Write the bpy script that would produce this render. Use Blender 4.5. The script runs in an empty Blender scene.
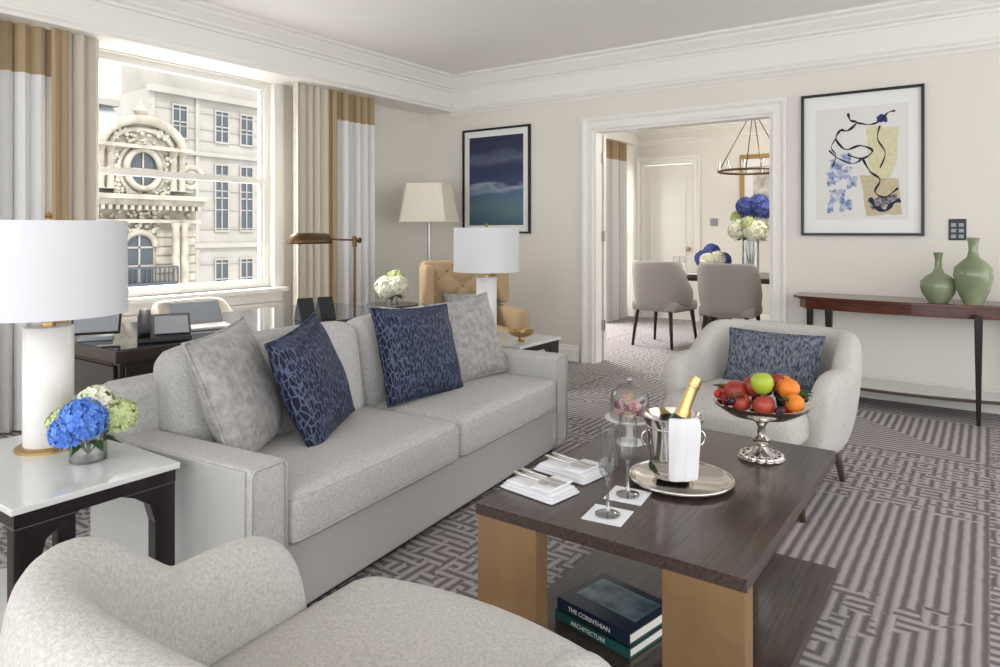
import bpy, bmesh, math, random
from mathutils import Vector, Matrix
random.seed(7)
sc=bpy.context.scene
COL=sc.collection
sc.view_settings.view_transform='Standard'
# ------------------------------------------------------------------ materials
def newmat(name):
    m=bpy.data.materials.new(name); m.use_nodes=True
    nt=m.node_tree; b=nt.nodes['Principled BSDF']
    return m,nt,b
def mat(name,col,rough=.6,metal=0,noise=0,nscale=40,bump=0,bscale=200,col2=None,spec=None,stretch=None,coat=0,trans=0,ior=1.45,emit=0,sheen=0):
    m,nt,b=newmat(name)
    b.inputs['Base Color'].default_value=(*col,1)
    b.inputs['Roughness'].default_value=rough
    b.inputs['Metallic'].default_value=metal
    b.inputs['IOR'].default_value=ior
    if spec is not None: b.inputs['Specular IOR Level'].default_value=spec
    if coat: b.inputs['Coat Weight'].default_value=coat; b.inputs['Coat Roughness'].default_value=.08
    if trans: b.inputs['Transmission Weight'].default_value=trans
    if sheen: b.inputs['Sheen Weight'].default_value=sheen
    if emit:
        b.inputs['Emission Color'].default_value=(*col,1); b.inputs['Emission Strength'].default_value=emit
    tc=nt.nodes.new('ShaderNodeTexCoord')
    mp=nt.nodes.new('ShaderNodeMapping'); nt.links.new(tc.outputs['Object'],mp.inputs[0])
    if stretch: mp.inputs['Scale'].default_value=stretch
    if col2 is not None:
        n=nt.nodes.new('ShaderNodeTexNoise'); n.inputs['Scale'].default_value=nscale; n.inputs['Detail'].default_value=5
        nt.links.new(mp.outputs[0],n.inputs['Vector'])
        r=nt.nodes.new('ShaderNodeValToRGB'); r.color_ramp.elements[0].position=.35; r.color_ramp.elements[1].position=.65
        r.color_ramp.elements[0].color=(*col,1); r.color_ramp.elements[1].color=(*col2,1)
        nt.links.new(n.outputs['Fac'],r.inputs[0]); nt.links.new(r.outputs[0],b.inputs['Base Color'])
    if bump:
        n=nt.nodes.new('ShaderNodeTexNoise'); n.inputs['Scale'].default_value=bscale; n.inputs['Detail'].default_value=3
        nt.links.new(mp.outputs[0],n.inputs['Vector'])
        bp=nt.nodes.new('ShaderNodeBump'); bp.inputs['Strength'].default_value=bump; bp.inputs['Distance'].default_value=.004
        nt.links.new(n.outputs['Fac'],bp.inputs['Height']); nt.links.new(bp.outputs[0],b.inputs['Normal'])
    return m
M={}
M['wall']=mat('wall_paint',(.72,.685,.62),.7,bump=.05,bscale=80)
M['wallw']=mat('trim_paint',(.79,.77,.72),.45)
M['ceil']=mat('ceiling_paint',(.86,.84,.81),.8)
M['stone']=mat('stone',(.23,.205,.16),.9,col2=(.36,.33,.27),nscale=1.6,bump=.3,bscale=6)
M['stone2']=mat('stone_smooth',(.25,.235,.205),.9,col2=(.30,.28,.25),nscale=.5)
M['slate']=mat('slate_roof',(.24,.25,.25),.7,col2=(.32,.325,.32),nscale=2)
M['extglass']=mat('dark_window_glass',(.04,.05,.06),.25)
M['sofa']=mat('sofa_fabric',(.42,.41,.395),.95,col2=(.54,.53,.51),nscale=120,bump=.4,bscale=320,sheen=.05)
M['leather']=mat('light_leather',(.44,.435,.42),.4,bump=.1,bscale=150)
M['chairfab']=mat('boucle_fabric',(.45,.43,.395),.95,col2=(.57,.55,.515),nscale=150,bump=.6,bscale=280,sheen=.05)
M['silver_fab']=mat('silver_velvet',(.25,.24,.23),.5,col2=(.38,.37,.36),nscale=34,bump=.3,bscale=90,sheen=.15)
M['dinfab']=mat('taupe_fabric',(.33,.30,.285),.85,bump=.2)
M['tan_fab']=mat('tan_fabric',(.43,.31,.18),.85,bump=.3,bscale=150)
M['tan_dark']=mat('tan_fabric_tuft',(.26,.17,.09),.8)
M['beige_fab']=mat('beige_fabric',(.55,.50,.42),.8,bump=.2)
M['espresso']=mat('espresso_lacquer',(.010,.007,.007),.25,coat=.2)
M['desk']=mat('desk_wood',(.018,.011,.009),.3,col2=(.032,.018,.014),nscale=8,stretch=(1,12,1),coat=.2)
M['wood']=mat('coffee_table_wood',(.034,.023,.019),.28,col2=(.078,.053,.043),nscale=7,stretch=(14,.6,14),coat=.15)
M['bronze']=mat('bronze_leaf',(.27,.16,.072),.45,metal=.5,col2=(.33,.205,.10),nscale=6)
M['red_wood']=mat('mahogany',(.06,.014,.007),.2,col2=(.11,.026,.012),nscale=6,stretch=(1,8,8),coat=.3)
M['dark_leg']=mat('dark_leg',(.016,.010,.008),.3)
M['walnut']=mat('walnut_leg',(.08,.05,.035),.4)
M['brass']=mat('brass',(.46,.31,.14),.3,metal=1)
M['abrass']=mat('antique_brass',(.14,.085,.045),.4,metal=1)
M['silver']=mat('polished_silver',(.66,.63,.59),.12,metal=1)
M['nickel']=mat('brushed_nickel',(.45,.43,.41),.35,metal=1)
M['marble']=mat('white_marble',(.74,.72,.69),.25,col2=(.64,.62,.59),nscale=6)
M['glasstop']=mat('white_glass_top',(.60,.605,.59),.08,coat=.3)
M['shade']=mat('lamp_shade_linen',(.62,.62,.635),.9,bump=.1,bscale=400)
M['shade2']=mat('lamp_shade_cream',(.74,.69,.58),.9)
M['white']=mat('white_linen',(.76,.76,.78),.85,bump=.15,bscale=150)
M['black']=mat('black_plastic',(.012,.012,.015),.3)
M['screen']=mat('dark_screen',(.02,.024,.03),.06)
M['grey_plastic']=mat('grey_plastic',(.26,.28,.30),.2)
M['frame']=mat('black_frame',(.006,.006,.008),.3)
M['matboard']=mat('white_matboard',(.78,.78,.76),.9)
M['curtain']=mat('sheer_curtain',(.68,.675,.66),.9,bump=.1)
M['curtan']=mat('tan_curtain',(.38,.28,.165),.85,bump=.1)
M['curbeige']=mat('beige_curtain',(.58,.53,.44),.85,bump=.1)
M['celadon']=mat('celadon_glaze',(.18,.22,.12),.15,col2=(.27,.31,.19),nscale=5,coat=.4)
M['petal_w']=mat('white_petal',(.78,.78,.62),.7)
M['petal_b']=mat('blue_petal',(.06,.17,.62),.7,col2=(.14,.30,.76),nscale=30)
M['petal_db']=mat('deep_blue_petal',(.035,.06,.26),.7,col2=(.08,.11,.34),nscale=30)
M['petal_g']=mat('green_petal',(.50,.57,.27),.7)
M['leaf']=mat('leaf',(.04,.10,.025),.5)
M['book_g']=mat('green_book_cloth',(.01,.075,.065),.5)
M['book_d']=mat('dark_blue_book_jacket',(.012,.025,.05),.25)
M['jacket']=mat('jacket_photo',(.05,.10,.14),.25,col2=(.22,.28,.30),nscale=14)
M['paper']=mat('book_pages',(.8,.77,.7),.9)
M['towel']=mat('towel',(.72,.71,.72),.95,bump=.4,bscale=300)
M['bottle']=mat('bottle_green',(.015,.04,.015),.1,coat=.4)
M['foil']=mat('gold_foil',(.66,.46,.20),.3,metal=1)
M['apple_r']=mat('red_apple',(.21,.010,.012),.3,col2=(.36,.05,.025),nscale=12)
M['apple_g']=mat('green_apple',(.36,.46,.04),.3)
M['orange']=mat('orange_peel',(.72,.21,.02),.45,bump=.3,bscale=120)
M['grape']=mat('dark_grape',(.025,.006,.012),.25)
M['strawberry']=mat('strawberry',(.42,.018,.012),.35,bump=.4,bscale=150)
M['kiwi']=mat('lime_green_fruit',(.3,.43,.05),.4)
M['mac1']=mat('pink_macaron',(.55,.24,.27),.7)
M['mac2']=mat('beige_macaron',(.48,.32,.19),.7)
M['mac3']=mat('plum_macaron',(.28,.08,.10),.7)
M['twhite']=mat('text_white',(.8,.8,.78),.6)
def thinglass(name,face=(1,1,1),edge=(1,1,1),refl=.06,k=.6,blend=.3):
    m=bpy.data.materials.new(name); m.use_nodes=True; nt=m.node_tree
    for n in list(nt.nodes): nt.nodes.remove(n)
    o=nt.nodes.new('ShaderNodeOutputMaterial'); t=nt.nodes.new('ShaderNodeBsdfTransparent')
    g=nt.nodes.new('ShaderNodeBsdfGlossy'); g.inputs['Roughness'].default_value=.03
    lw=nt.nodes.new('ShaderNodeLayerWeight'); lw.inputs[0].default_value=blend
    mc=nt.nodes.new('ShaderNodeMix'); mc.data_type='RGBA'; mc.inputs[6].default_value=(*face,1); mc.inputs[7].default_value=(*edge,1)
    nt.links.new(lw.outputs['Facing'],mc.inputs[0]); nt.links.new(mc.outputs[2],t.inputs[0])
    mr=nt.nodes.new('ShaderNodeMath'); mr.operation='MULTIPLY_ADD'; mr.inputs[1].default_value=k; mr.inputs[2].default_value=refl
    nt.links.new(lw.outputs['Facing'],mr.inputs[0])
    mx=nt.nodes.new('ShaderNodeMixShader'); nt.links.new(mr.outputs[0],mx.inputs[0])
    nt.links.new(t.outputs[0],mx.inputs[1]); nt.links.new(g.outputs[0],mx.inputs[2]); nt.links.new(mx.outputs[0],o.inputs[0])
    return m
M['glass']=thinglass('clear_glass',(.95,.96,.96),(.45,.48,.48),.06,.45,.4)
M['stemglass']=thinglass('stem_glass',(.7,.72,.72),(.3,.32,.32),.25,.4,.5)
M['pane']=thinglass('window_pane',(1,1,1),(1,1,1),.0,.03)
def navy():
    m,nt,b=newmat('navy_leaf_velvet')
    tc=nt.nodes.new('ShaderNodeTexCoord'); mp=nt.nodes.new('ShaderNodeMapping')
    mp.inputs['Scale'].default_value=(88,1,26); mp.inputs['Rotation'].default_value=(0,.4,0)
    nt.links.new(tc.outputs['Object'],mp.inputs[0])
    v=nt.nodes.new('ShaderNodeTexVoronoi'); v.feature='DISTANCE_TO_EDGE'; v.inputs['Scale'].default_value=1
    nt.links.new(mp.outputs[0],v.inputs['Vector'])
    r=nt.nodes.new('ShaderNodeValToRGB'); r.color_ramp.elements[0].position=.05; r.color_ramp.elements[1].position=.12
    r.color_ramp.elements[0].color=(.075,.095,.165,1); r.color_ramp.elements[1].color=(.004,.006,.022,1)
    nt.links.new(v.outputs['Distance'],r.inputs[0]); nt.links.new(r.outputs[0],b.inputs['Base Color'])
    b.inputs['Roughness'].default_value=.6; b.inputs['Specular IOR Level'].default_value=.3
    bp=nt.nodes.new('ShaderNodeBump'); bp.inputs['Strength'].default_value=.6; bp.inputs['Distance'].default_value=.004
    nt.links.new(v.outputs['Distance'],bp.inputs['Height']); nt.links.new(bp.outputs[0],b.inputs['Normal'])
    return m
M['navy']=navy()
M['bluegrey']=mat('bluegrey_weave',(.022,.034,.068),.9,col2=(.20,.21,.24),nscale=95,bump=.5,bscale=200,stretch=(1,1,.5))
def carpet():
    m,nt,b=newmat('patterned_carpet')
    N=nt.nodes.new; L=nt.links.new
    g=N('ShaderNodeNewGeometry')
    wob=N('ShaderNodeTexNoise'); wob.inputs['Scale'].default_value=14; L(g.outputs['Position'],wob.inputs['Vector'])
    def vm(op,a,bv=None):
        n=N('ShaderNodeVectorMath'); n.operation=op; L(a,n.inputs[0])
        if bv is not None:
            if isinstance(bv,tuple): n.inputs[1].default_value=bv
            else: L(bv,n.inputs[1])
        return n.outputs[0]
    def mt(op,a,bb=None,c=None):
        n=N('ShaderNodeMath'); n.operation=op
        for i,x in enumerate((a,bb,c)):
            if x is None: continue
            if isinstance(x,(int,float)): n.inputs[i].default_value=x
            else: L(x,n.inputs[i])
        return n.outputs[0]
    wv=vm('SCALE',vm('SUBTRACT',wob.outputs['Color'],(.5,.5,.5))); wv.node.inputs['Scale'].default_value=.010
    p0=vm('ADD',g.outputs['Position'],wv)
    p=vm('MULTIPLY',p0,(1/.90,1/.90,0))
    fl=vm('FLOOR',p); fr=vm('SUBTRACT',vm('FRACTION',p),(.5,.5,0))
    wn=N('ShaderNodeTexWhiteNoise'); wn.noise_dimensions='3D'; L(fl,wn.inputs['Vector'])
    sx=N('ShaderNodeSeparateXYZ'); L(fr,sx.inputs[0])
    X,Y=sx.outputs[0],sx.outputs[1]
    cx=mt('ADD',X,.5); cy=mt('ADD',Y,.5)
    k1=mt('MAXIMUM',cx,cy); k2=mt('MAXIMUM',cx,mt('SUBTRACT',1,cy)); k3=mt('MAXIMUM',mt('ABSOLUTE',X),mt('ABSOLUTE',Y))
    r=wn.outputs['Value']
    def sel(lo,hi): return mt('MULTIPLY',mt('GREATER_THAN',r,lo),mt('LESS_THAN',r,hi+.00001))
    s=mt('MULTIPLY',cx,sel(-1,.14))
    for k,lo,hi in ((cy,.14,.46),(k1,.46,.66),(k2,.66,.84),(k3,.84,1.1)):
        s=mt('ADD',s,mt('MULTIPLY',k,sel(lo,hi)))
    w=mt('SINE',mt('MULTIPLY',s,2*math.pi*20))
    n2=N('ShaderNodeTexNoise'); n2.inputs['Scale'].default_value=260; L(g.outputs['Position'],n2.inputs['Vector'])
    w2=mt('ADD',w,mt('MULTIPLY',mt('SUBTRACT',n2.outputs['Fac'],.5),2.2))
    rp=N('ShaderNodeValToRGB'); rp.color_ramp.elements[0].position=.12; rp.color_ramp.elements[1].position=.82
    rp.color_ramp.elements[0].color=(.15,.130,.135,1); rp.color_ramp.elements[1].color=(.43,.395,.39,1)
    L(mt('MULTIPLY_ADD',w2,.5,.5),rp.inputs[0]); L(rp.outputs[0],b.inputs['Base Color'])
    b.inputs['Roughness'].default_value=.97
    bp=N('ShaderNodeBump'); bp.inputs['Strength'].default_value=.4; bp.inputs['Distance'].default_value=.005
    L(w2,bp.inputs['Height']); L(bp.outputs[0],b.inputs['Normal'])
    return m
M['carpet']=carpet()
# ------------------------------------------------------------------ helpers
def group(name,loc=(0,0,0),rot=0):
    e=bpy.data.objects.new(name,None); e.empty_display_size=.1
    e.location=loc; e.rotation_euler=(0,0,rot); COL.objects.link(e); return e
def fin(name,bm,m,parent=None,smooth=False,loc=None,rot=None,bevel=0,subsurf=0,angle=None):
    me=bpy.data.meshes.new(name); bmesh.ops.recalc_face_normals(bm,faces=bm.faces[:]); bm.to_mesh(me); bm.free()
    ms=m if isinstance(m,(list,tuple)) else [m]
    for x in ms: me.materials.append(M[x] if isinstance(x,str) else x)
    o=bpy.data.objects.new(name,me); COL.objects.link(o)
    if smooth:
        for p in me.polygons: p.use_smooth=True
    if parent: o.parent=parent
    if loc: o.location=loc
    if rot: o.rotation_euler=rot
    if bevel:
        b=o.modifiers.new('bev','BEVEL'); b.width=bevel; b.segments=2; b.limit_method='ANGLE'
    if subsurf:
        s=o.modifiers.new('sub','SUBSURF'); s.levels=subsurf; s.render_levels=subsurf
    return o
def addbox(bm,x0,x1,y0,y1,z0,z1,mi=0):
    vs=[bm.verts.new((x,y,z)) for z in (z0,z1) for y in (y0,y1) for x in (x0,x1)]
    for f in ((0,2,3,1),(4,5,7,6),(0,1,5,4),(2,6,7,3),(0,4,6,2),(1,3,7,5)):
        fc=bm.faces.new([vs[i] for i in f]); fc.material_index=mi
def boxes(name,L,m,parent=None,bevel=0,loc=None,rot=None):
    bm=bmesh.new()
    for b in L: addbox(bm,*b)
    return fin(name,bm,m,parent,bevel=bevel,loc=loc,rot=rot)
def box(name,x0,x1,y0,y1,z0,z1,m,parent=None,bevel=0,loc=None,rot=None):
    return boxes(name,[(x0,x1,y0,y1,z0,z1)],m,parent,bevel,loc,rot)
def lathe(name,prof,m,parent=None,loc=None,seg=32,rot=None,sx=1,sy=1):
    bm=bmesh.new(); rings=[]
    for r,z in prof:
        if r<1e-5: rings.append([bm.verts.new((0,0,z))])
        else: rings.append([bm.verts.new((r*sx*math.cos(2*math.pi*i/seg),r*sy*math.sin(2*math.pi*i/seg),z)) for i in range(seg)])
    for a,b in zip(rings,rings[1:]):
        if len(a)==1 and len(b)==1: continue
        for i in range(seg):
            j=(i+1)%seg
            if len(a)==1: bm.faces.new((a[0],b[j],b[i]))
            elif len(b)==1: bm.faces.new((a[i],a[j],b[0]))
            else: bm.faces.new((a[i],a[j],b[j],b[i]))
    o=fin(name,bm,m,parent,True,loc,rot)
    e=o.modifiers.new('es','EDGE_SPLIT'); e.split_angle=math.radians(40)
    return o
def cyl(name,r,z0,z1,m,parent=None,loc=None,seg=24,r2=None,rot=None):
    r2=r if r2 is None else r2
    return lathe(name,[(0,z0),(r,z0),(r2,z1),(0,z1)],m,parent,loc,seg,rot)
def addtube(bm,pts,r,seg=8,closed=False):
    pts=[Vector(p) for p in pts]; n=len(pts); rings=[]
    rr=r if isinstance(r,(list,tuple)) else [r]*n
    up=Vector((0,0,1)); prev=None
    for i,p in enumerate(pts):
        if closed: t=(pts[(i+1)%n]-pts[i-1])
        else: t=(pts[min(i+1,n-1)]-pts[max(i-1,0)])
        t.normalize()
        if prev is None:
            a=up.cross(t)
            if a.length<.1: a=Vector((1,0,0)).cross(t)
        else:
            a=prev-t*prev.dot(t)
        a.normalize(); prev=a; b=t.cross(a)
        rings.append([bm.verts.new(p+rr[i]*(a*math.cos(2*math.pi*k/seg)+b*math.sin(2*math.pi*k/seg))) for k in range(seg)])
    m=n if closed else n-1
    for i in range(m):
        A=rings[i];B=rings[(i+1)%n]
        for k in range(seg):
            j=(k+1)%seg; bm.faces.new((A[k],A[j],B[j],B[k]))
    if not closed:
        bm.faces.new(rings[0]); bm.faces.new(rings[-1])
def tube(name,pts,r,m,parent=None,seg=10,closed=False,loc=None,rot=None):
    bm=bmesh.new(); addtube(bm,pts,r,seg,closed); return fin(name,bm,m,parent,True,loc,rot)
def cushion(name,sx,sy,sz,r,m,parent=None,loc=None,rot=None,crown=.0,n=14,fcrown=0,welt=False):
    bm=bmesh.new(); bmesh.ops.create_cube(bm,size=2); bmesh.ops.subdivide_edges(bm,edges=bm.edges[:],cuts=n,use_grid_fill=True)
    h=Vector((sx/2,sy/2,sz/2))
    for v in bm.verts:
        p=Vector([math.sin(c*math.pi/2) if abs(c)<1 else c for c in v.co])
        P=Vector((p.x*h.x,p.y*h.y,p.z*h.z))
        q=Vector([max(-(h[i]-r),min(h[i]-r,P[i])) for i in range(3)])
        d=P-q
        if d.length>0: P=q+d.normalized()*r
        P.z+=crown*(1-p.x**4)*(1-p.y**4)*p.z
        P.y+=fcrown*(1-p.x**4)*(1-p.z**4)*p.y
        v.co=P
    if welt:
        for zz in (h.z-r*.55,-(h.z-r*.55)):
            k=r*.16; X=h.x-k; Y=h.y-k; c=r*.7
            addtube(bm,[(X-c,Y,zz),(-X+c,Y,zz),(-X+.3*c,Y-.3*c,zz),(-X,Y-c,zz),(-X,-Y+c,zz),(-X+.3*c,-Y+.3*c,zz),(-X+c,-Y,zz),(X-c,-Y,zz),(X-.3*c,-Y+.3*c,zz),(X,-Y+c,zz),(X,Y-c,zz),(X-.3*c,Y-.3*c,zz)],.0045,6,True)
    return fin(name,bm,m,parent,True,loc,rot)
def pillow(name,w,h,t,m,loc,rot,parent=None,seed=0):
    rnd=random.Random(seed); bm=bmesh.new(); n=26; G=[[],[]]
    ph=rnd.random()*6
    for s in (0,1):
        for i in range(n+1):
            row=[]
            for j in range(n+1):
                u=-1+2*i/n; v=-1+2*j/n
                k=(max(0,1-abs(u)**2.6)*max(0,1-abs(v)**2.6))**.55
                pin=1-.07*(1-abs(v)**2)*abs(u)**3; pin2=1-.07*(1-abs(u)**2)*abs(v)**3
                y=(t/2)*k*(1 if s else -1)
                y+=(.006*math.sin(5*u+ph)*math.cos(4*v+ph)+.004*math.sin(9*u*v+ph))*k
                row.append((u*w/2*pin,y,v*h/2*pin2))
            G[s].append(row)
    V={}
    def vert(s,i,j):
        if i in (0,n) or j in (0,n): s=0
        key=(s,i,j)
        if key not in V:
            c=G[s][i][j]; V[key]=bm.verts.new(c)
        return V[key]
    for s in (0,1):
        for i in range(n):
            for j in range(n):
                bm.faces.new((vert(s,i,j),vert(s,i+1,j),vert(s,i+1,j+1),vert(s,i,j+1)))
    edge=[G[0][i][0] for i in range(n)]+[G[0][n][j] for j in range(n)]+[G[0][i][n] for i in range(n,0,-1)]+[G[0][0][j] for j in range(n,0,-1)]
    addtube(bm,edge,.006,6,True)
    return fin(name,bm,m,parent,True,loc,rot)
def sphere(name,r,m,parent=None,loc=None,sc3=(1,1,1),rot=None,seg=20):
    bm=bmesh.new(); bmesh.ops.create_uvsphere(bm,u_segments=seg,v_segments=seg//2+2,radius=r)
    for v in bm.verts: v.co=Vector((v.co.x*sc3[0],v.co.y*sc3[1],v.co.z*sc3[2]))
    return fin(name,bm,m,parent,True,loc,rot)
def molding(name,prof,p0,p1,out,m='wallw',parent=None):
    bm=bmesh.new(); A=[];B=[]
    for d,z in prof:
        A.append(bm.verts.new((p0[0]+out[0]*d,p0[1]+out[1]*d,z))); B.append(bm.verts.new((p1[0]+out[0]*d,p1[1]+out[1]*d,z)))
    n=len(prof)
    for i in range(n):
        j=(i+1)%n; bm.faces.new((A[i],A[j],B[j],B[i]))
    bm.faces.new(A); bm.faces.new(B)
    return fin(name,bm,m,parent)
# ------------------------------------------------------------------ room shell
YW=5.85; XW=-5.12; XB=-4.78; ZC=2.91; ZR=2.54
box('floor',-5.3,4.2,-2.2,9.6,-.1,0,'carpet')
box('ceiling',-5.3,4.2,-2.2,5.97,ZC,ZC+.15,'ceil')
boxes('wall_back',[(-5.3,-3.05,YW,YW+.12,0,ZC),(-1.44,4.2,YW,YW+.12,0,ZC),(-3.05,-1.44,YW,YW+.12,2.2,ZC)],'wall')
WY0,WY1,WZ0,WZ1=2.12,3.80,.76,2.53
boxes('wall_left',[(XW-.16,XW,-2.2,WY0,0,ZC),(XW-.16,XW,WY1,YW,0,ZC),(XW-.16,XW,WY0,WY1,0,WZ0),(XW-.16,XW,WY0,WY1,WZ1,ZC)],'wall')
box('trim_1',XW,XB,-2.2,YW,ZR,ZC,'wallw')
crown=lambda z:[(0,z),(.13,z),(.13,z-.02),(.10,z-.035),(.095,z-.05),(.06,z-.09),(.045,z-.105),(.045,z-.12),(.02,z-.135),(.02,z-.155),(0,z-.155)]
molding('trim_2',crown(ZC),(XB,-2.2),(XB,YW),(1,0))
molding('trim_3',crown(ZC),(-5.1,YW),(4.2,YW),(0,-1))
rail=lambda z:[(0,z+.035),(.018,z+.035),(.022,z+.02),(.04,z+.012),(.04,z-.004),(.02,z-.02),(.012,z-.04),(0,z-.04)]
molding('trim_4',rail(ZR),(-4.78,YW),(4.2,YW),(0,-1))
molding('trim_5',rail(ZR+.04),(XB,-2.2),(XB,YW),(1,0))
molding('trim_6',[(0,2.91),(.004,2.91),(.004,2.58),(0,2.58)],(-4.78,YW),(4.2,YW),(0,-1))
base=[(0,0),(.02,0),(.02,.11),(.012,.125),(.012,.14),(0,.15)]
molding('baseboard_back',base,(-5.12,YW),(-3.2,YW),(0,-1))
molding('baseboard_right',base,(-1.32,YW),(4.2,YW),(0,-1))
molding('baseboard_left',base,(XW,-2.2),(XW,YW),(1,0))
def casing(name,x0,x1,z,y,w=.12):
    prof=[(0,0),(0,.016),(.008,.022),(.022,.022),(.03,.016),(w-.045,.018),(w-.035,.028),(w-.02,.036),(w,.036),(w,0)]
    bm=bmesh.new(); P=[]
    for o,d in prof:
        P.append([bm.verts.new(c) for c in ((x0-o,y-d,0),(x0-o,y-d,z+o),(x1+o,y-d,z+o),(x1+o,y-d,0))])
    for a,b in zip(P,P[1:]):
        for k in range(3): bm.faces.new((a[k],a[k+1],b[k+1],b[k]))
    return fin(name,bm,'wallw')
casing('trim_7',-3.05,-1.44,2.2,YW,.115)
boxes('trim_8',[(-3.05,-3.03,YW,YW+.12,0,2.2),(-1.46,-1.44,YW,YW+.12,0,2.2),(-3.03,-1.46,YW,YW+.12,2.18,2.2)],'wallw')
d=group('door_1')
box('leaf',-3.80,-3.02,6.0,6.045,.01,2.17,'wallw',d,.003)
for i,z in enumerate((.35,1.2,1.95)): 
    box('hinge_%d'%i,-3.03,-3.008,5.965,6.0,z-.05,z+.05,'nickel',d)
w=group('window_1')
fx0,fx1=XW-.12,XW-.05
boxes('frame',[(fx0,fx1,WY0,WY0+.05,WZ0,WZ1),(fx0,fx1,WY1-.05,WY1,WZ0,WZ1),(fx0,fx1,WY0+.05,WY1-.05,WZ1-.05,WZ1),(fx0,fx1,WY0+.05,WY1-.05,WZ0,WZ0+.07),
  (fx0,fx1,WY0+.05,WY1-.05,1.66,1.71),(fx0+.02,fx1-.02,WY0+.05,WY0+.08,WZ0+.07,1.66),(fx0+.02,fx1-.02,WY1-.08,WY1-.05,WZ0+.07,1.66),(fx0+.02,fx1-.02,WY0+.05,WY0+.08,1.71,WZ1-.05),(fx0+.02,fx1-.02,WY1-.08,WY1-.05,1.71,WZ1-.05)],'wallw',w)
box('pane',XW-.09,XW-.087,WY0+.08,WY1-.08,WZ0+.07,WZ1-.05,'pane',w)
boxes('sill',[(XW-.05,XW+.10,WY0-.1,WY1+.1,WZ0-.035,WZ0),(XW,XW+.03,WY0-.08,WY1+.08,WZ0-.12,WZ0-.035)],'wallw',w)
boxes('casing',[(XW,XW+.02,WY1,WY1+.1,WZ0,ZR),(XW,XW+.02,WY0-.1,WY0,WZ0,ZR)],'wallw',w)
boxes('trim_9',[(XW,XW+.015,2.0,3.9,.60,.63),(XW,XW+.015,2.0,3.9,.18,.22),(XW,XW+.015,2.0,2.04,.22,.60),(XW,XW+.015,3.86,3.9,.22,.60)],'wallw')
def curtain(name,x,y0,y1,z0,z1,m,parent,pitch=.085,amp=.035,band=None,bm_='curtan'):
    bm=bmesh.new(); n=int((y1-y0)/pitch*12); zs=[z0,(z0+z1)/2]+([z1-band,z1-band+.001] if band else [])+[z1]
    rnd=random.Random(int(abs(y0)*100)); ph=[rnd.uniform(-.35,.35) for _ in range(60)]
    G=[]
    for z in zs:
        row=[]
        for i in range(n+1):
            y=y0+(y1-y0)*i/n; k=(y-y0)/pitch
            a=ph[int(k)%60]*(1-(k%1))+ph[(int(k)+1)%60]*(k%1)
            f=1-.15*(z-z0)/(z1-z0)
            row.append(bm.verts.new((x+amp*f*math.sin(2*math.pi*k+a*2)+.012*math.sin(k*1.7),y+.01*math.sin(4*math.pi*k),z)))
        G.append(row)
    for a in range(len(zs)-1):
        for i in range(n):
            f=bm.faces.new((G[a][i],G[a][i+1],G[a+1][i+1],G[a+1][i]))
            if band and a>=2: f.material_index=1
    return fin(name,bm,[m,bm_],parent,True)
c=group('curtain'); curtain('sheer',-4.93,1.2,1.97,.01,ZR,'curtain',c,band=.30); curtain('drape',-4.90,2.03,2.27,.01,ZR,'curbeige',c); curtain('edge',-4.87,1.95,2.05,.01,ZR,'curtan',c,pitch=.07,amp=.02)
c=group('curtain'); curtain('drape',-4.93,3.87,4.24,.01,ZR,'curbeige',c); curtain('sheer',-4.93,4.36,4.83,.01,ZR,'curtain',c,band=.26); curtain('edge',-4.92,4.24,4.37,.01,ZR,'curtan',c,pitch=.07,amp=.02)
# ------------------------------------------------------------------ dining room shell
DY=9.4; DX=-4.58
boxes('wall_far',[(DX-.1,-4.16,DY,DY+.1,0,2.8),(-3.36,4.2,DY,DY+.1,0,2.8),(-4.16,-3.36,DY,DY+.1,2.2,2.8)],'wall')
boxes('wall_side',[(DX-.1,DX,5.97,6.6,0,2.8),(DX-.1,DX,8.9,DY,0,2.8),(DX-.1,DX,6.6,8.9,0,.5),(DX-.1,DX,6.6,8.9,2.5,2.8)],'wall')
box('trim_10',DX,DX+.38,5.97,DY,2.5,2.8,'wallw')
box('trim_11',-4.9,4.2,5.97,9.5,2.8,2.95,'ceil')
molding('trim_12',crown(2.8),(DX,DY),(4.2,DY),(0,-1)); molding('trim_13',crown(2.8),(DX+.38,5.97),(DX+.38,DY),(1,0))
molding('trim_14',rail(2.52),(DX,DY),(4.2,DY),(0,-1))
molding('baseboard_far',base,(-3.24,DY),(4.2,DY),(0,-1))
casing('trim_15',-4.10,-3.36,2.2,DY,.1)
boxes('trim_16',[(-4.16,-4.10,DY,DY+.1,0,2.2)],'wallw')
d=group('door_2')
box('leaf',-4.098,-3.365,DY+.02,DY+.06,.01,2.19,'wallw',d)
boxes('panel',[(-4.00,-3.98,DY+.006,DY+.02,.2,2.05),(-3.49,-3.47,DY+.006,DY+.02,.2,2.05),(-3.98,-3.49,DY+.006,DY+.02,2.03,2.05),(-3.98,-3.49,DY+.006,DY+.02,.2,.22)],'wallw',d)
lathe('knob',[(0,0),(.03,0),(.03,.01),(.012,.015),(.012,.04),(.028,.05),(.02,.07),(0,.075)],'brass',d,(-3.43,DY+.02,1.0),16,(math.pi/2,0,0))
w=group('window_2')
boxes('frame',[(DX-.08,DX-.03,6.6,6.66,.5,2.5),(DX-.08,DX-.03,8.84,8.9,.5,2.5),(DX-.08,DX-.03,6.66,8.84,.5,.56),(DX-.08,DX-.03,6.66,8.84,2.44,2.5),(DX-.08,DX-.03,6.66,8.84,1.5,1.55)],'wallw',w)
c=group('curtain'); curtain('sheer',DX+.28,8.45,9.22,.01,2.5,'curtain',c,band=.25,amp=.045)
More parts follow.
